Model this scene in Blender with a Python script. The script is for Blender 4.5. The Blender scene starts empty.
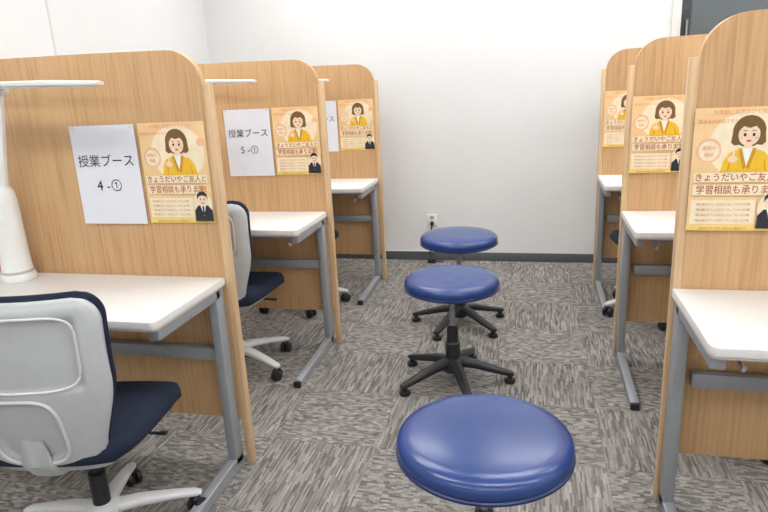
import bpy, bmesh, math, random
from mathutils import Vector, Matrix
random.seed(3)
S=bpy.context.scene
COL=bpy.context.collection
S.view_settings.view_transform='Standard'
S.view_settings.look='None'
S.view_settings.exposure=0.0

def lin(c):
    return tuple(((x/255)/12.92 if x/255<=.04045 else (((x/255)+.055)/1.055)**2.4) for x in c)+(1,)

# ------------------------------------------------------------ materials
MATS={}
def mat(name,rgb,rough=.5,metal=0,var=.04,scale=30,bump=0,bscale=200,spec=None,stretch=(1,1,1)):
    if name in MATS: return MATS[name]
    m=bpy.data.materials.new(name);m.use_nodes=True
    nt=m.node_tree;b=nt.nodes["Principled BSDF"]
    b.inputs["Roughness"].default_value=rough;b.inputs["Metallic"].default_value=metal
    if spec is not None: b.inputs["Specular IOR Level"].default_value=spec
    tc=nt.nodes.new("ShaderNodeTexCoord");mp=nt.nodes.new("ShaderNodeMapping");mp.inputs["Scale"].default_value=stretch
    nt.links.new(tc.outputs["Object"],mp.inputs[0])
    n=nt.nodes.new("ShaderNodeTexNoise");n.inputs["Scale"].default_value=scale;n.inputs["Detail"].default_value=4
    nt.links.new(mp.outputs[0],n.inputs["Vector"])
    r=nt.nodes.new("ShaderNodeValToRGB");c=lin(rgb)
    r.color_ramp.elements[0].position=.3;r.color_ramp.elements[1].position=.7
    r.color_ramp.elements[0].color=tuple(x*(1-var*2) for x in c[:3])+(1,)
    r.color_ramp.elements[1].color=tuple(min(1,x*(1+var)) for x in c[:3])+(1,)
    nt.links.new(n.outputs["Fac"],r.inputs[0]);nt.links.new(r.outputs[0],b.inputs["Base Color"])
    if bump:
        n2=nt.nodes.new("ShaderNodeTexNoise");n2.inputs["Scale"].default_value=bscale
        nt.links.new(mp.outputs[0],n2.inputs["Vector"])
        bp=nt.nodes.new("ShaderNodeBump");bp.inputs["Strength"].default_value=bump;bp.inputs["Distance"].default_value=.002
        nt.links.new(n2.outputs["Fac"],bp.inputs["Height"]);nt.links.new(bp.outputs[0],b.inputs["Normal"])
    MATS[name]=m
    return m

def wood_mat(name,c1,c2,c3):
    m=bpy.data.materials.new(name);m.use_nodes=True
    nt=m.node_tree;b=nt.nodes["Principled BSDF"];b.inputs["Roughness"].default_value=.5
    tc=nt.nodes.new("ShaderNodeTexCoord")
    mp=nt.nodes.new("ShaderNodeMapping");mp.inputs["Scale"].default_value=(62,62,2.0)
    mp2=nt.nodes.new("ShaderNodeMapping");mp2.inputs["Scale"].default_value=(9,9,.7)
    nt.links.new(tc.outputs["Object"],mp.inputs[0]);nt.links.new(tc.outputs["Object"],mp2.inputs[0])
    n=nt.nodes.new("ShaderNodeTexNoise");n.inputs["Scale"].default_value=1.6;n.inputs["Detail"].default_value=6
    n2=nt.nodes.new("ShaderNodeTexNoise");n2.inputs["Scale"].default_value=1.5;n2.inputs["Detail"].default_value=3;n2.inputs["Distortion"].default_value=1.2
    nt.links.new(mp.outputs[0],n.inputs["Vector"]);nt.links.new(mp2.outputs[0],n2.inputs["Vector"])
    mx=nt.nodes.new("ShaderNodeMath");mx.operation='MULTIPLY_ADD';mx.inputs[1].default_value=.7
    m2=nt.nodes.new("ShaderNodeMath");m2.operation='MULTIPLY';m2.inputs[1].default_value=.3
    nt.links.new(n2.outputs["Fac"],m2.inputs[0]);nt.links.new(n.outputs["Fac"],mx.inputs[0]);nt.links.new(m2.outputs[0],mx.inputs[2])
    r=nt.nodes.new("ShaderNodeValToRGB");e=r.color_ramp.elements
    e[0].position=.32;e[0].color=lin(c1);e[1].position=.66;e[1].color=lin(c3)
    k=e.new(.48);k.color=lin(c2)
    nt.links.new(mx.outputs[0],r.inputs[0]);nt.links.new(r.outputs[0],b.inputs["Base Color"])
    return m
WOOD=wood_mat("oak_laminate",(186,144,100),(204,163,117),(213,175,130))
WOODE=wood_mat("oak_edge",(198,163,120),(212,178,137),(222,192,152))
WHITE_TOP=mat("desk_laminate",(232,230,227),.45,var=.01,scale=60)
WHITE_EDGE=mat("desk_edge_band",(206,198,186),.5,var=.02)
GREY_METAL=mat("grey_powder_coated_steel",(158,161,166),.45,.2,var=.02)
WALLM=mat("painted_wall",(228,229,229),.8,var=.008,scale=3,bump=.05,bscale=150)
CEILM=mat("ceiling_board",(232,232,230),.9,var=.01)
BASEM=mat("vinyl_baseboard",(88,92,96),.6,var=.04)
BLUE=mat("blue_vinyl",(34,64,126),.22,var=.05,scale=8,bump=.12,bscale=300,spec=.65)
BLUE2=mat("blue_vinyl_piping",(24,48,104),.35,var=.05)
BLACKP=mat("black_plastic",(32,34,38),.42,var=.05)
STEEL=mat("brushed_steel",(170,172,175),.25,.9,var=.03)
CHAIRP=mat("light_grey_plastic",(188,191,193),.5,var=.015)
CHAIRP2=mat("pale_grey_plastic",(214,215,215),.45,var=.01)
NAVY=mat("navy_fabric",(20,31,54),.9,var=.12,scale=350,bump=.4,bscale=600)
LAMPM=mat("white_lamp_plastic",(235,235,232),.4,var=.01)
LAMPG=mat("lamp_diffuser",(245,245,240),.3,var=.01)
PAPER=mat("white_paper",(230,232,240),.7,var=.008)
INK=mat("black_ink",(36,36,40),.7)
FRAMEM=mat("door_frame_paint",(214,212,206),.5,var=.01)
DOORM=mat("grey_green_door",(84,92,94),.5,var=.04,scale=6)
DARKM=mat("dark_door_stile",(48,52,56),.45)
PLATE=mat("outlet_plate",(238,238,234),.4)

# ------------------------------------------------------------ mesh helpers
def newobj(name,me,mats,parent=None,loc=(0,0,0),rot=None,smooth=False):
    o=bpy.data.objects.new(name,me);COL.objects.link(o)
    for m in (mats if isinstance(mats,(list,tuple)) else [mats]): me.materials.append(m)
    o.location=loc
    if rot: o.rotation_euler=rot
    if parent: o.parent=parent
    if smooth:
        for p in me.polygons:p.use_smooth=True
    return o
def empty(name,loc=(0,0,0),rz=0):
    o=bpy.data.objects.new(name,None);COL.objects.link(o);o.location=loc;o.rotation_euler=(0,0,rz);o.empty_display_size=.1
    return o
def bm_obj(name,bm,mats,parent=None,smooth=False,loc=(0,0,0),rot=None,auto=False):
    bmesh.ops.recalc_face_normals(bm,faces=bm.faces)
    me=bpy.data.meshes.new(name);bm.to_mesh(me);bm.free()
    o=newobj(name,me,mats,parent,loc,rot,smooth)
    if auto:
        me.set_sharp_from_angle(angle=math.radians(38))
    return o
def box(name,lo,hi,m,parent=None,bev=.002,seg=2):
    bm=bmesh.new()
    bmesh.ops.create_cube(bm,size=1)
    c=[(a+b)/2 for a,b in zip(lo,hi)];s=[abs(b-a) for a,b in zip(lo,hi)]
    bmesh.ops.scale(bm,vec=s,verts=bm.verts)
    bmesh.ops.translate(bm,vec=c,verts=bm.verts)
    if bev: bmesh.ops.bevel(bm,geom=bm.edges[:],offset=min(bev,min(s)*.45),segments=seg,affect='EDGES',profile=.5)
    return bm_obj(name,bm,m,parent,smooth=bool(bev),auto=bool(bev))
def lathe(name,prof,m,parent=None,n=48,loc=(0,0,0),rot=None,mi=None):
    bm=bmesh.new();rings=[]
    for r,z in prof:
        if r<1e-6: rings.append([bm.verts.new((0,0,z))])
        else: rings.append([bm.verts.new((r*math.cos(2*math.pi*i/n),r*math.sin(2*math.pi*i/n),z)) for i in range(n)])
    for k in range(len(rings)-1):
        a,b=rings[k],rings[k+1]
        for i in range(n):
            j=(i+1)%n
            if len(a)==1 and len(b)==1: continue
            if len(a)==1: f=bm.faces.new((a[0],b[i],b[j]))
            elif len(b)==1: f=bm.faces.new((a[i],a[j],b[0]))
            else: f=bm.faces.new((a[i],a[j],b[j],b[i]))
            if mi: f.material_index=mi[k]
    return bm_obj(name,bm,m,parent,True,loc,rot,auto=True)
def sweep(name,pts,secs,m,parent=None,smooth=True,up=Vector((0,0,1)),n=12,sq=2.0):
    bm=bmesh.new();rings=[];P=[Vector(p) for p in pts]
    for k,p in enumerate(P):
        t=(P[min(k+1,len(P)-1)]-P[max(k-1,0)]).normalized()
        u=up if abs(t.dot(up))<.95 else Vector((0,1,0))
        s=t.cross(u).normalized();v=s.cross(t).normalized()
        w,h=secs[k] if isinstance(secs,list) else secs
        ring=[]
        for i in range(n):
            a=2*math.pi*i/n;ca,sa=math.cos(a),math.sin(a)
            x=math.copysign(abs(ca)**(2/sq),ca)*w;y=math.copysign(abs(sa)**(2/sq),sa)*h
            ring.append(bm.verts.new(p+s*x+v*y))
        rings.append(ring)
    for a,b in zip(rings,rings[1:]):
        for i in range(n):
            j=(i+1)%n;bm.faces.new((a[i],a[j],b[j],b[i]))
    bm.faces.new(rings[0]);bm.faces.new(rings[-1][::-1])
    return bm_obj(name,bm,m,parent,smooth,auto=smooth)
def prism(name,poly,axis,a,b,m,parent=None,bev=0):
    def P(q,t):
        return {'y':(q[0],t,q[1]),'z':(q[0],q[1],t),'x':(t,q[0],q[1])}[axis]
    bm=bmesh.new()
    A=[bm.verts.new(P(q,a)) for q in poly];B=[bm.verts.new(P(q,b)) for q in poly]
    n=len(poly);fa=bm.faces.new(A);fb=bm.faces.new(B[::-1])
    for i in range(n):
        j=(i+1)%n;bm.faces.new((A[i],B[i],B[j],A[j]))
    if bev:
        es=[e for e in bm.edges if e in set(fa.edges) or e in set(fb.edges)]
        bmesh.ops.bevel(bm,geom=es,offset=bev,segments=2,affect='EDGES',profile=.5)
    return bm_obj(name,bm,m,parent,True,auto=True)
def flat(name,poly,y,m,parent):
    bm=bmesh.new();bm.faces.new([bm.verts.new((p[0],y,p[1])) for p in poly])
    bm.normal_update()
    if bm.faces[:][0].normal.y>0: bmesh.ops.reverse_faces(bm,faces=bm.faces[:])
    me=bpy.data.meshes.new(name);bm.to_mesh(me);bm.free()
    return newobj(name,me,m,parent)
def ell(cx,cy,rx,ry,a0=0,a1=360,n=28):
    return [(cx+rx*math.cos(math.radians(a0+(a1-a0)*i/n)),cy+ry*math.sin(math.radians(a0+(a1-a0)*i/n))) for i in range(n+(1 if a1-a0<360 else 0))]
TXT={}
def text(name,body,x,y,z,size,m,parent,align='CENTER',off=0,sx=1):
    key=(body,size,align,off)
    if key not in TXT:
        t=bpy.data.curves.new(name,'FONT');t.body=body;t.size=size;t.align_x=align;t.offset=off;t.resolution_u=3
        o=bpy.data.objects.new("tmp",t);COL.objects.link(o)
        dg=bpy.context.evaluated_depsgraph_get()
        me=bpy.data.meshes.new_from_object(o.evaluated_get(dg))
        bpy.data.objects.remove(o);TXT[key]=me
    me=TXT[key].copy();me.materials.clear()
    o=newobj(name,me,m,parent,(x,y,z),(math.pi/2,0,0));o.scale=(sx,1,1)
    return o

# ------------------------------------------------------------ layout constants
XL,XR=-1.0214,.428
YL,YR,SP=1.8446,1.8525,1.1176
YW=4.62;WL=-2.463;WR=2.9;YB=-2.2;H=2.65
DT=.73

# ------------------------------------------------------------ room
def carpet():
    m=bpy.data.materials.new("carpet_tiles");m.use_nodes=True;nt=m.node_tree;b=nt.nodes["Principled BSDF"]
    N=nt.nodes.new;Lk=nt.links.new
    b.inputs["Roughness"].default_value=.95;b.inputs["Specular IOR Level"].default_value=.1
    tc=N("ShaderNodeTexCoord")
    def mapn(sc,loc=(0,0,0),src=None):
        mp=N("ShaderNodeMapping");mp.inputs["Scale"].default_value=sc;mp.inputs["Location"].default_value=loc
        Lk(src or tc.outputs["Object"],mp.inputs[0]);return mp
    def noise(sc,detail=2,rough=.6):
        n=N("ShaderNodeTexNoise");n.inputs["Scale"].default_value=1;n.inputs["Detail"].default_value=detail;n.inputs["Roughness"].default_value=rough
        Lk(mapn(sc).outputs[0],n.inputs["Vector"]);return n
    def M(op,a,b_,c=None):
        n=N("ShaderNodeMath");n.operation=op
        for i,v in enumerate((a,b_,c)):
            if v is None: continue
            if isinstance(v,(int,float)): n.inputs[i].default_value=v
            else: Lk(v,n.inputs[i])
        return n.outputs[0]
    def cells(sc,jit_axis):
        """crisp woven dashes: white noise per cell, staggered per row"""
        sp=N("ShaderNodeSeparateXYZ");Lk(mapn(sc).outputs[0],sp.inputs[0])
        x,y=sp.outputs[0],sp.outputs[1]
        if jit_axis=='y':
            fx=M('FLOOR',x,0);w=N("ShaderNodeTexWhiteNoise");w.noise_dimensions='1D';Lk(fx,w.inputs["W"])
            fy=M('FLOOR',M('ADD',y,w.outputs["Value"]),0)
        else:
            fy=M('FLOOR',y,0);w=N("ShaderNodeTexWhiteNoise");w.noise_dimensions='1D';Lk(fy,w.inputs["W"])
            fx=M('FLOOR',M('ADD',x,w.outputs["Value"]),0)
        cb=N("ShaderNodeCombineXYZ");Lk(fx,cb.inputs[0]);Lk(fy,cb.inputs[1])
        wn=N("ShaderNodeTexWhiteNoise");wn.noise_dimensions='2D';Lk(cb.outputs[0],wn.inputs["Vector"])
        return wn.outputs["Value"]
    A=M('ADD',M('MULTIPLY',cells((150,16,1),'y'),.50),M('MULTIPLY',noise((110,10,1)).outputs["Fac"],.50))
    B=M('ADD',M('MULTIPLY',cells((46,110,1),'x'),.50),M('MULTIPLY',noise((28,90,1)).outputs["Fac"],.50))
    T=.42
    sp=N("ShaderNodeSeparateXYZ");Lk(mapn((1/T,1/T,1),(.35,.2,0)).outputs[0],sp.inputs[0])
    fx=M('FLOOR',sp.outputs[0],0);fy=M('FLOOR',sp.outputs[1],0)
    par=M('GREATER_THAN',M('FRACT',M('MULTIPLY',M('ADD',fx,fy),.5),0),.25)
    cb=N("ShaderNodeCombineXYZ");Lk(fx,cb.inputs[0]);Lk(fy,cb.inputs[1])
    wn=N("ShaderNodeTexWhiteNoise");wn.noise_dimensions='2D';Lk(cb.outputs[0],wn.inputs["Vector"])
    mx=N("ShaderNodeMix");mx.data_type='FLOAT'
    Lk(par,mx.inputs["Factor"]);Lk(A,mx.inputs[2]);Lk(B,mx.inputs[3])
    v=M('ADD',mx.outputs[0],M('MULTIPLY',M('SUBTRACT',wn.outputs["Value"],.5),.06))
    v=M('ADD',v,M('MULTIPLY',M('SUBTRACT',noise((260,260,1),1).outputs["Fac"],.5),.25))
    v=M('ADD',v,M('MULTIPLY',M('SUBTRACT',noise((4,4,1),2).outputs["Fac"],.5),.12))
    dx=M('ABSOLUTE',M('SUBTRACT',M('FRACT',sp.outputs[0],0),.5),0);dy=M('ABSOLUTE',M('SUBTRACT',M('FRACT',sp.outputs[1],0),.5),0)
    seam=M('GREATER_THAN',M('MAXIMUM',dx,dy),.4955)
    v=M('SUBTRACT',v,M('MULTIPLY',seam,.10))
    r=N("ShaderNodeValToRGB");e=r.color_ramp.elements
    e[0].position=.10;e[0].color=lin((84,81,78));e[1].position=.90;e[1].color=lin((184,179,173))
    for p,c in ((.32,(112,108,104)),(.5,(135,131,126)),(.68,(152,147,142))):
        k=e.new(p);k.color=lin(c)
    Lk(v,r.inputs[0]);Lk(r.outputs[0],b.inputs["Base Color"])
    bp=N("ShaderNodeBump");bp.inputs["Strength"].default_value=.15;bp.inputs["Distance"].default_value=.003
    Lk(v,bp.inputs["Height"]);Lk(bp.outputs[0],b.inputs["Normal"])
    return m
box("floor",(WL-.1,YB-.1,-.1),(WR+.1,YW+.1,0),carpet(),bev=0)
box("ceiling",(WL-.1,YB-.1,H),(WR+.1,YW+.1,H+.1),CEILM,bev=0)
box("wall_back",(WL-.1,YW,0),(WR+.1,YW+.1,H),WALLM,bev=0)
box("wall_left",(WL-.1,YB,0),(WL,YW,H),WALLM,bev=0)
box("wall_right",(WR,YB,0),(WR+.1,YW,H),WALLM,bev=0)
box("wall_front",(WL-.1,YB-.1,0),(WR+.1,YB,H),WALLM,bev=0)
box("baseboard_back",(WL,YW-.008,0),(.87,YW,.066),BASEM,bev=.002)
box("baseboard_left",(WL,YB,0),(WL+.008,YW-.008,.066),BASEM,bev=.002)
box("baseboard_right",(WR-.008,YB,0),(WR,YW-.008,.066),BASEM,bev=.002)
box("trim_1",(WL,2.95,.066),(WL+.003,2.962,H),FRAMEM,bev=0)
d=empty("door_1",(.87,YW,0))
box("frame_left",(0,-.03,0),(.055,0,2.15),FRAMEM,d,.004)
box("frame_right",(1.05,-.03,0),(1.105,0,2.15),FRAMEM,d,.004)
box("frame_top",(.055,-.03,2.1),(1.05,0,2.15),FRAMEM,d,.004)
box("dark_stile_left",(.058,-.022,.01),(.115,-.001,2.098),DARKM,d,.003)
box("leaf",(.115,-.016,.01),(1.0,-.001,2.098),DOORM,d,.003)
box("dark_stile_right",(1.0,-.022,.01),(1.048,-.001,2.098),DARKM,d,.003)
box("handle_plate",(.07,-.028,1.45),(.1,-.021,1.72),BLACKP,d,.003)
sweep("handle",[(.085,-.028,1.52),(.085,-.06,1.53),(.085,-.06,1.65),(.085,-.028,1.66)],(.007,.007),STEEL,d)

o=empty("wall_outlet",(-.742,YW,.32))
box("plate",(-.036,-.009,-.045),(.036,-.001,.045),PLATE,o,.003)
for z in(-.02,.02): box("socket",(-.014,-.0105,z-.012),(.014,-.0085,z+.012),mat("socket_grey",(170,170,168),.5),o,.001)
box("plug",(-.012,-.035,-.036),(.012,-.009,-.012),BLACKP,o,.004)
c=empty("power_cable",(-.742,YW-.03,0))
pts=[(0,0,.29),(-.002,-.004,.24),(-.01,-.012,.16),(-.012,-.02,.08),(-.005,-.03,.02),(.05,-.04,.008),(.09,-.03,.008)]
sweep("cord",pts,(.005,.005),BLACKP,c,n=8)
box("adapter",(-.03,-.075,.001),(.035,-.045,.035),BLACKP,c,.005)
c=empty("white_cable",(0,0,0))
sweep("cord",[(WL+.2+i*.12,YW-.014-.003*math.sin(i),.075) for i in range(14)]+[(-.75,YW-.015,.07)],(.004,.004),PLATE,c,n=8)

EM=bpy.data.materials.new("fluorescent_diffuser");EM.use_nodes=True
nt=EM.node_tree;b=nt.nodes["Principled BSDF"];b.inputs["Base Color"].default_value=(1,1,1,1)
b.inputs["Emission Color"].default_value=(.99,.994,1,1);b.inputs["Emission Strength"].default_value=17.2
for y in(-1.0,.9,2.5,3.9):
    for x in(-1.3,.35,1.9):
        L=empty("ceiling_light",(x,y,H))
        box("housing",(-.62,-.15,-.04),(.62,.15,-.001),FRAMEM,L,.004)
        box("diffuser",(-.59,-.12,-.052),(.59,.12,-.04),EM,L,.003)

# ------------------------------------------------------------ booths
def booth(side,y):
    x0=XL if side<0 else XR
    B=empty("study_booth",(x0,y,0))
    s=side
    W=1.18 if side<0 else 1.25
    e0=0 if side<0 else -.024          # aisle edge of the desk relative to the panel edge
    prof=[(0,.187),(0,1.36)]
    r=.118
    for i in range(0,13):
        a=math.pi-math.pi/2*i/12
        prof.append((r+r*math.cos(a),1.367+.112*math.sin(a)))
    prof+=[(.4,1.484),(W,1.49),(W,.187)]
    prism("panel",[(s*q,z) for q,z in prof],'y',0,.028,WOOD,B,bev=.002)
    a,b=sorted((0,-s*.025))
    box("end_post",(a,-.001,0),(b,.03,1.372),WOODE,B,.003)
    a,b=sorted((s*(W-.036),s*W))
    box("inner_post",(a,.028,0),(b,.05,1.3),WOODE,B,.003)
    D=.425
    pr=[(e0,-.002)]
    rc=.022
    for i in range(7):
        a=math.pi/2*i/6
        pr.append((e0+rc-rc*math.cos(a),-D+rc-rc*math.sin(a)))
    pr+=[(W,-D),(W,-.002)]
    prism("desk_top",[(s*q,yy) for q,yy in pr],'z',DT-.024,DT,WHITE_TOP,B,bev=.003)
    prism("desk_edge_band",[(s*(q*.998+.001),yy+.001) for q,yy in pr],'z',DT-.03,DT-.0195,WHITE_EDGE,B,bev=.002)
    for q in (e0+.008,W-.05):
        a,b=sorted((s*q,s*(q+.034)))
        box("rear_post",(a,-.062,.02),(b,-.004,DT-.03),GREY_METAL,B,.006)
        box("top_arm",(a,-.40,DT-.068),(b,-.03,DT-.031),GREY_METAL,B,.006)
        fp=[(-.004,.0),(-.004,.05),(-.062,.05),(-.50,.034),(-.52,.024),(-.522,.0)]
        prism("foot",fp,'x',a,b,GREY_METAL,B,bev=.004)
        box("foot_cap",(a-.001,-.53,.0),(b+.001,-.51,.030),BLACKP,B,.005)
    a,b=sorted((s*.04,s*(W-.05)))
    box("crossbar",(a,-.045,.435),(b,-.012,.48),GREY_METAL,B,.004)
    a,b=sorted((s*.05,s*(W-.06)))
    box("apron",(a,-.36,DT-.058),(b,-.335,DT-.031),GREY_METAL,B,.003)
    hx=s*.075
    sweep("bag_hook",[(hx,-.30,.70),(hx,-.30,.66),(hx,-.315,.64),(hx,-.34,.637),(hx,-.352,.653)],(.006,.004),CHAIRP2,B,n=8)
    return B

def paper_sign(x,y,z,line2,rz=0):
    P=empty("paper_sign",(x,y,z))
    w,h=.250,.337
    flat("sheet",[(0,0),(w,0),(w,h),(0,h)],0,PAPER,P)
    text("heading","授業ブース",w/2,-.0012,h*.60,.044,INK,P)
    text("number",line2,w/2,-.0012,h*.35,.048,INK,P)
    for i,(px,pz) in enumerate(((.003,h-.012),(w-.02,h-.012))):
        flat("tape_%d"%i,[(px,pz),(px+.018,pz),(px+.018,pz+.01),(px,pz+.01)],-.0008,mat("clear_tape",(222,222,218),.3),P)
    return P

PBG=mat("poster_orange",(244,208,154),.45,var=.04,scale=9)
PPINK=mat("poster_peach",(246,190,156),.5)
PCREAM=mat("poster_cream",(248,231,198),.5)
PYEL=mat("poster_yellow",(246,216,116),.5,var=.03)
PJACK=mat("poster_jacket",(240,190,44),.5)
PJACK2=mat("poster_jacket_shade",(206,150,36),.5)
PSKIN=mat("poster_skin",(248,218,190),.5)
PHAIR=mat("poster_hair",(122,90,46),.5)
PHAIR2=mat("poster_hair_dark",(70,46,30),.5)
PTXT=mat("poster_text",(176,88,52),.5)
PTXT2=mat("poster_text_soft",(230,146,98),.5)
PBLK=mat("poster_black",(40,42,50),.5)
PWH=mat("poster_white",(248,244,234),.5)
PRED=mat("poster_red",(206,74,60),.5)
def poster(x,y,z):
    P=empty("advice_poster",(x,y,z))
    W,Hh=.243,.335
    k=[0]
    def F(name,poly,m,tr=None):
        k[0]+=1
        if tr: poly=[(tr[0]+p[0]*tr[2],tr[1]+p[1]*tr[2]) for p in poly]
        flat(name,[(p[0]*W,p[1]*Hh) for p in poly],-.00012*k[0]-.0004,m,P)
    def R(a,b,c,d): return [(a,b),(c,b),(c,d),(a,d)]
    F("sheet",R(0,0,1,1),PBG)
    F("lower_band",R(.0,.0,1,.045),PYEL)
    F("glow",ell(.56,.70,.40,.27),PCREAM)
    F("bubble",ell(.17,.66,.13,.10),PPINK)
    F("bubble_inner",ell(.17,.66,.105,.08),PCREAM)
    F("bubble_top",ell(.92,.80,.06,.04),PPINK)
    F("text_field",R(.03,.055,.70,.255),PCREAM)
    dz=.035
    def G(n,p,m): F(n,[(a,b+dz) for a,b in p],m)
    G("hair_back",ell(.56,.775,.165,.125),PHAIR)
    G("hair_left",[(.40,.78),(.385,.69),(.42,.665),(.48,.67),(.48,.8)],PHAIR)
    G("hair_right",[(.72,.78),(.735,.69),(.70,.665),(.64,.67),(.64,.8)],PHAIR)
    G("neck",R(.52,.6,.6,.69),PSKIN)
    G("jacket",[(.30,.45),(.33,.55),(.38,.605),(.49,.64),(.62,.64),(.74,.605),(.80,.55),(.83,.45)],PJACK)
    G("blouse",[(.5,.642),(.56,.50),(.615,.642)],PWH)
    G("lapel_left",[(.47,.637),(.50,.645),(.56,.49),(.53,.47)],PJACK2)
    G("lapel_right",[(.645,.637),(.612,.645),(.56,.49),(.59,.47)],PJACK2)
    G("arm_line_left",[(.37,.46),(.385,.46),(.40,.55),(.39,.55)],PJACK2)
    G("arm_line_right",[(.745,.46),(.76,.46),(.74,.55),(.73,.55)],PJACK2)
    G("hand",ell(.42,.555,.05,.028),PSKIN)
    G("finger",[(.40,.56),(.425,.56),(.44,.615),(.42,.62)],PSKIN)
    G("face",ell(.56,.75,.108,.09),PSKIN)
    G("fringe",[(.445,.76),(.45,.83),(.50,.87),(.6,.875),(.67,.84),(.675,.76),(.655,.79),(.62,.815),(.56,.80),(.50,.815),(.47,.79)],PHAIR)
    for e in(.517,.605):
        G("eye",ell(e,.748,.014,.014),PHAIR2)
        G("brow",R(e-.022,.777,e+.022,.782),PHAIR2)
        G("cheek",ell(e+(.032 if e>.56 else -.032),.722,.016,.009),PPINK)
    G("mouth",ell(.56,.706,.026,.015,180,360),PRED)
    def T(n,b,x_,z_,sz,m,off=0,al='CENTER',sx=1):
        k[0]+=1
        text(n,b,x_*W,-.00012*k[0]-.0005,z_*Hh,sz,m,P,al,off,sx)
    F("headline_band_1",R(.035,.405,.965,.482),PCREAM)
    F("headline_band_2",R(.035,.298,.80,.384),PCREAM)
    T("headline","きょうだいやご友人と",.5,.420,.0240,PTXT,.00025,sx=.93)
    T("headline2","学習相談も承ります!",.5,.315,.0265,PTXT,.00025,sx=.86)
    T("top_line","お気軽にお声かけください",.5,.95,.013,PTXT2)
    T("top_line2","教室生のみなさまへ",.24,.885,.011,PTXT2)
    T("bubble_text","進路の",.17,.675,.012,PTXT2);T("bubble_text2","相談",.17,.62,.012,PTXT2)
    for i in range(4):
        T("small_print","現在通われている方のごきょうだいも対象",.365,.215-.045*i,.0072,PTXT)
    T("footer","面談受付中 お問い合わせは教室まで",.38,.012,.0075,PTXT)
    tr=(.855-.86*1.45,.02-.005*1.45,1.45)
    F("man_bubble",ell(.855,.19,.14,.13),PCREAM)
    F("suit",[(.765,.005),(.77,.08),(.81,.115),(.91,.115),(.95,.08),(.955,.005)],PBLK,tr)
    F("shirt",[(.83,.118),(.86,.04),(.89,.118)],PWH,tr)
    F("tie",[(.852,.11),(.868,.11),(.87,.06),(.86,.045),(.85,.06)],PBLK,tr)
    F("man_face",ell(.86,.155,.052,.044),PSKIN,tr)
    F("man_hair",[(.805,.155),(.808,.19),(.84,.212),(.885,.21),(.912,.19),(.915,.155),(.90,.178),(.86,.185),(.825,.178)],PBLK,tr)
    for e in(.842,.878): F("man_eye",ell(e,.157,.006,.006),PBLK,tr)
    F("man_mouth",ell(.86,.135,.016,.007,180,360),PRED,tr)
    return P

def lamp(x,y):
    L=empty("desk_lamp",(x,y,DT))
    lathe("column_base",[(0,.001),(.058,.001),(.06,.008),(.056,.022),(.05,.03),(.047,.12),(.044,.28),(.04,.315),(.028,.335),(0,.338)],LAMPM,L,n=32)
    lathe("base_ring",[(.0505,.028),(.0525,.03),(.0525,.036),(.0495,.038)],CHAIRP,L,n=32)
    sweep("arm",[(.0,0,.30),(.02,0,.40),(.075,-.01,.61),(.085,-.01,.648)],[(.024,.014),(.022,.012),(.017,.011),(.016,.011)],LAMPM,L,sq=3)
    lathe("hinge",[(0,-.022),(.018,-.022),(.02,-.018),(.02,.018),(.018,.022),(0,.022)],CHAIRP2,L,n=24,loc=(.085,-.01,.650),rot=(math.pi/2,0,0))
    lathe("elbow",[(0,-.026),(.022,-.026),(.025,-.02),(.025,.02),(.022,.026),(0,.026)],CHAIRP2,L,n=24,loc=(.0,0,.31),rot=(math.pi/2,0,0))
    sweep("light_bar",[(.03,-.03,.668),(.05,-.03,.670),(.27,-.04,.666),(.485,-.05,.657),(.50,-.05,.656)],[(.02,.006),(.026,.010),(.027,.010),(.025,.008),(.018,.005)],LAMPM,L,sq=3,n=16)
    sweep("led_diffuser",[(.10,-.032,.659),(.46,-.049,.649)],(.018,.003),LAMPG,L,sq=3)
    return L

signs=["4 -①","5 -①","6 -①"]
for k in range(3):
    y=YL+SP*k
    booth(-1,y)
    paper_sign(-1.534,y-.006,.918,signs[k])
    poster(-1.272,y-.003,.922)
    lamp(-1.785,y-.085)
    y=YR+SP*k
    booth(1,y)
    poster(.425,y-.006,.905)

# ------------------------------------------------------------ stools
def stool(x,y,zt,phase,R=.207):
    T=empty("round_stool",(x,y,0))
    prof=[(0,zt+.004),(R*.5,zt+.003),(R*.8,zt),(R*.92,zt-.005),(R*.975,zt-.013),(R,zt-.024),(R*1.0,zt-.038),(R*.985,zt-.046)]
    lathe("seat_cushion",prof,BLUE,T,n=72)
    lathe("seat_piping",[(R*.985,zt-.044),(R*1.010,zt-.047),(R*1.010,zt-.053),(R*.98,zt-.057)],BLUE2,T,n=72)
    lathe("seat_pan",[(R*.985,zt-.053),(R*.93,zt-.062),(.06,zt-.070),(.055,zt-.095),(0,zt-.095)],BLACKP,T,n=48)
    lathe("steel_column",[(.0125,zt-.09),(.0125,.20)],STEEL,T,n=24)
    lathe("column_sleeve",[(0,.275),(.018,.275),(.024,.272),(.026,.26),(.027,.20),(.034,.192),(.034,.12),(.05,.11),(.052,.06),(.04,.05),(0,.05)],BLACKP,T,n=32)
    sweep("height_lever",[(0,0,zt-.098),(.06,.02,zt-.095),(.13,.04,zt-.09),(.16,.05,zt-.09)],[(.006,.005)]*3+[(.01,.006)],BLACKP,T,n=8)
    for i in range(5):
        a=math.radians(phase+72*i);c,s=math.cos(a),math.sin(a)
        pt=[(.03*c,.03*s,.098),(.10*c,.10*s,.088),(.19*c,.19*s,.062),(.255*c,.255*s,.045),(.275*c,.275*s,.042)]
        sweep("leg_%d"%(i+1),pt,[(.027,.022),(.025,.019),(.021,.015),(.018,.012),(.013,.009)],BLACKP,T,sq=3,n=14)
        lathe("glide_%d"%(i+1),[(0,.036),(.012,.036),(.012,.022),(.025,.018),(.027,.006),(.024,.0),(0,0)],BLACKP,T,n=24,loc=(.258*c,.258*s,0))
    return T
stool(-.106,1.374,.502,50,.218)
stool(-.34,2.61,.511,4,.209)
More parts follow.
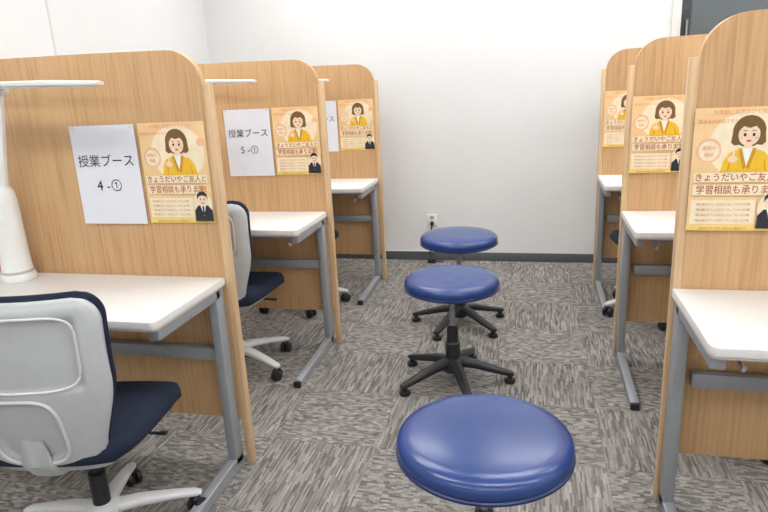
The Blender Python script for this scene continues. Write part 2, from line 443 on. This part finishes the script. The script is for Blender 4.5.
stool(-.387,3.31,.533,32,.212)

# ------------------------------------------------------------ office chair
def sstep(a,b,x):
    t=max(0,min(1,(x-a)/(b-a)));return t*t*(3-2*t)
def cushion(name,w,d,h,z,m,parent,n=26,front_drop=.02,taper=0.06):
    bm=bmesh.new();top=[];bot=[]
    for i in range(n+1):
        rt=[];rb=[]
        for j in range(n+1):
            u=-1+2*i/n;v=-1+2*j/n
            k=1-.13*(u*u)*(v*v)*abs(u*v);x,y=u*k,v*k
            e=max(abs(u),abs(v))
            dip=-.012*math.exp(-(u*u*3+(v+.1)**2*3))
            ztop=z-h*.45+h*.45*math.sqrt(max(0,1-(max(0,(e-.72)/.28))**2))+dip-front_drop*sstep(.45,1,v)
            X=x*w*(1+taper*v) ;Y=y*d
            rt.append(bm.verts.new((X,Y,ztop)));
            rb.append(bm.verts.new((X*(.97 if e<1 else 1),Y*(.97 if e<1 else 1),z-h+(.0 if e<1 else h*.2)-front_drop*sstep(.45,1,v))))
        top.append(rt);bot.append(rb)
    for i in range(n):
        for j in range(n):
            bm.faces.new((top[i][j],top[i+1][j],top[i+1][j+1],top[i][j+1]))
            bm.faces.new((bot[i][j],bot[i][j+1],bot[i+1][j+1],bot[i+1][j]))
    for i in range(n):
        for q in ((top[i][0],bot[i][0],bot[i+1][0],top[i+1][0]),(top[i][n],top[i+1][n],bot[i+1][n],bot[i][n]),(top[0][i],top[0][i+1],bot[0][i+1],bot[0][i]),(top[n][i],bot[n][i],bot[n][i+1],top[n][i+1])):
            bm.faces.new(q)
    return bm_obj(name,bm,m,parent,True)
def backsurf(X,t):
    z=.40+.49*t
    y=-.215-.045*t-.03*math.sin(t*math.pi)+1.05*X*X
    return y,z
def halfw(t,s=1.0):
    w=.165+.060*sstep(0,.55,t)
    if t<.12: w-=.055*(1-math.sqrt(max(0,1-((.12-t)/.12)**2)))
    if t>.86: w-=.060*(1-math.sqrt(max(0,1-((t-.86)/.14)**2)))
    return w*s
def sheet(name,y0,y1,m,parent,ws=1.0,t0=0,t1=1,relief=None,nx=60,ny=76):
    bm=bmesh.new();A=[];B=[]
    for j in range(ny+1):
        tt=j/ny;t=t0+(t1-t0)*tt;hw=halfw(tt,ws);ra=[];rb=[]
        for i in range(nx+1):
            u=-1+2*i/nx;X=u*hw;y,z=backsurf(X,t)
            e=max(abs(u),abs(2*tt-1));rd=.010*sstep(.9,1,e)
            dr=relief(X,tt,u) if relief else 0
            ra.append(bm.verts.new((X,y+y0+rd+dr,z)));rb.append(bm.verts.new((X,y+y1-rd*.6,z)))
        A.append(ra);B.append(rb)
    for j in range(ny):
        for i in range(nx):
            bm.faces.new((A[j][i],A[j][i+1],A[j+1][i+1],A[j+1][i]));bm.faces.new((B[j][i],B[j+1][i],B[j+1][i+1],B[j][i+1]))
    for i in range(nx):
        bm.faces.new((A[0][i],B[0][i],B[0][i+1],A[0][i+1]));bm.faces.new((A[ny][i],A[ny][i+1],B[ny][i+1],B[ny][i]))
    for j in range(ny):
        bm.faces.new((A[j][0],A[j+1][0],B[j+1][0],B[j][0]));bm.faces.new((A[j][nx],B[j][nx],B[j+1][nx],A[j+1][nx]))
    return bm_obj(name,bm,m,parent,True)
def relief(X,t,u):
    d=0
    a=sstep(.80,.74,abs(u))*sstep(.50,.54,t)*sstep(.93,.89,t)
    d+=.010*a
    q=((X)/.085)**4+((t-.27)/.19)**4
    d+=.015*sstep(1.15,.85,q)
    return d
def chair(x,y,rz,base=35):
    C=empty("office_chair",(x,y,0),rz)
    cushion("seat_cushion",.228,.23,.065,.465,NAVY,C)
    cushion("seat_pan",.19,.20,.03,.405,CHAIRP,C,n=12,front_drop=.01)
    sheet("back_cushion",.014,.034,NAVY,C,ws=1.0,t0=.03,t1=1.0)
    sheet("back_shell",-.014,.016,CHAIRP,C,ws=.99,t0=.0,t1=.978,relief=relief)
    def loop(fn,name,r=.004):
        P=[]
        for i in range(49):
            X,t=fn(i/48*2*math.pi);y,z=backsurf(X,t);P.append((X,y-.015,z))
        sweep(name,P,(r,r),CHAIRP2,C,n=8)
    loop(lambda a:(.098*math.copysign(abs(math.cos(a))**.55,math.cos(a)),.262+.205*math.copysign(abs(math.sin(a))**.55,math.sin(a))),"oval_rib",.005)
    loop(lambda a:(.174*math.copysign(abs(math.cos(a))**.35,math.cos(a)),.71+.195*math.copysign(abs(math.sin(a))**.4,math.sin(a))),"recess_rib",.0035)
    sweep("back_support",[(0,.02,.365),(0,-.12,.365),(0,-.205,.385),(0,-.24,.43),(0,-.243,.50)],[(.05,.016),(.05,.016),(.048,.014),(.042,.012),(.03,.006)],CHAIRP,C,sq=3,n=16)
    box("mechanism",(-.07,-.10,.335),(.07,.10,.385),BLACKP,C,.012)
    sweep("lever",[(.06,.02,.365),(.15,.02,.362),(.20,.02,.358),(.23,.02,.358)],[(.005,.005)]*3+[(.012,.005)],BLACKP,C,n=8)
    lathe("gas_column",[(.014,.34),(.014,.24),(.026,.24),(.026,.10),(.034,.09),(.034,.07),(0,.07)],BLACKP,C,n=24)
    lathe("hub",[(0,.135),(.035,.135),(.048,.125),(.052,.085),(.045,.07),(0,.07)],CHAIRP2,C,n=32)
    for i in range(5):
        a=math.radians(base+72*i)-rz;c,s=math.cos(a),math.sin(a)
        pt=[(.03*c,.03*s,.108),(.11*c,.11*s,.104),(.2*c,.2*s,.090),(.275*c,.275*s,.074),(.293*c,.293*s,.070)]
        sweep("leg_%d"%(i+1),pt,[(.028,.018),(.026,.015),(.021,.012),(.018,.010),(.012,.006)],CHAIRP2,C,sq=3,n=16)
        K=Matrix.Rotation(a+.7,4,'Z')
        px,py=.275*c,.275*s
        lathe("caster_stem_%d"%(i+1),[(0,.07),(.008,.07),(.008,.045),(0,.045)],STEEL,C,n=12,loc=(px,py,0))
        for sd in(-1,1):
            off=K@Vector((0,sd*.016,0))
            lathe("caster_wheel_%d%s"%(i+1,'a' if sd<0 else 'b'),[(0,-.010),(.020,-.010),(.026,-.006),(.027,0),(.026,.006),(.020,.010),(0,.010)],BLACKP,C,n=24,loc=(px+off.x,py+off.y,.027),rot=(math.pi/2,0,a+.7))
        sweep("caster_hood_%d"%(i+1),[(px-.012*c,py-.012*s,.046),(px+.012*c,py+.012*s,.046)],(.012,.012),BLACKP,C,n=12)
    return C
chair(-1.285,1.395,math.radians(10),37)
chair(-1.43,2.61,math.radians(3),-22)
chair(-1.43,3.56,math.radians(5),-60)
chair(.80,2.42,math.radians(-4),203)
chair(.695,3.62,math.radians(6),200)

# ------------------------------------------------------------ world + camera
w=bpy.data.worlds.new("world");S.world=w;w.use_nodes=True
w.node_tree.nodes["Background"].inputs[0].default_value=(1,1,1,1);w.node_tree.nodes["Background"].inputs[1].default_value=.6
f,h,th,ps,ro=617.71,1.3404,.2699,.2417,-.0491
r=Vector((math.cos(ps),math.sin(ps),0));Fw=Vector((-math.sin(ps)*math.cos(th),math.cos(ps)*math.cos(th),-math.sin(th)));U=r.cross(Fw)
c_,s_=math.cos(ro),math.sin(ro)
Rr=r*c_+U*s_
Uu=U*c_-r*s_
M=Matrix((Rr,Uu,-Fw)).transposed().to_4x4();M.translation=Vector((0,0,h))
cd=bpy.data.cameras.new("camera");co=bpy.data.objects.new("camera",cd);COL.objects.link(co)
co.matrix_world=M;cd.sensor_width=36;cd.lens=f*36/768;cd.clip_start=.02
S.camera=co
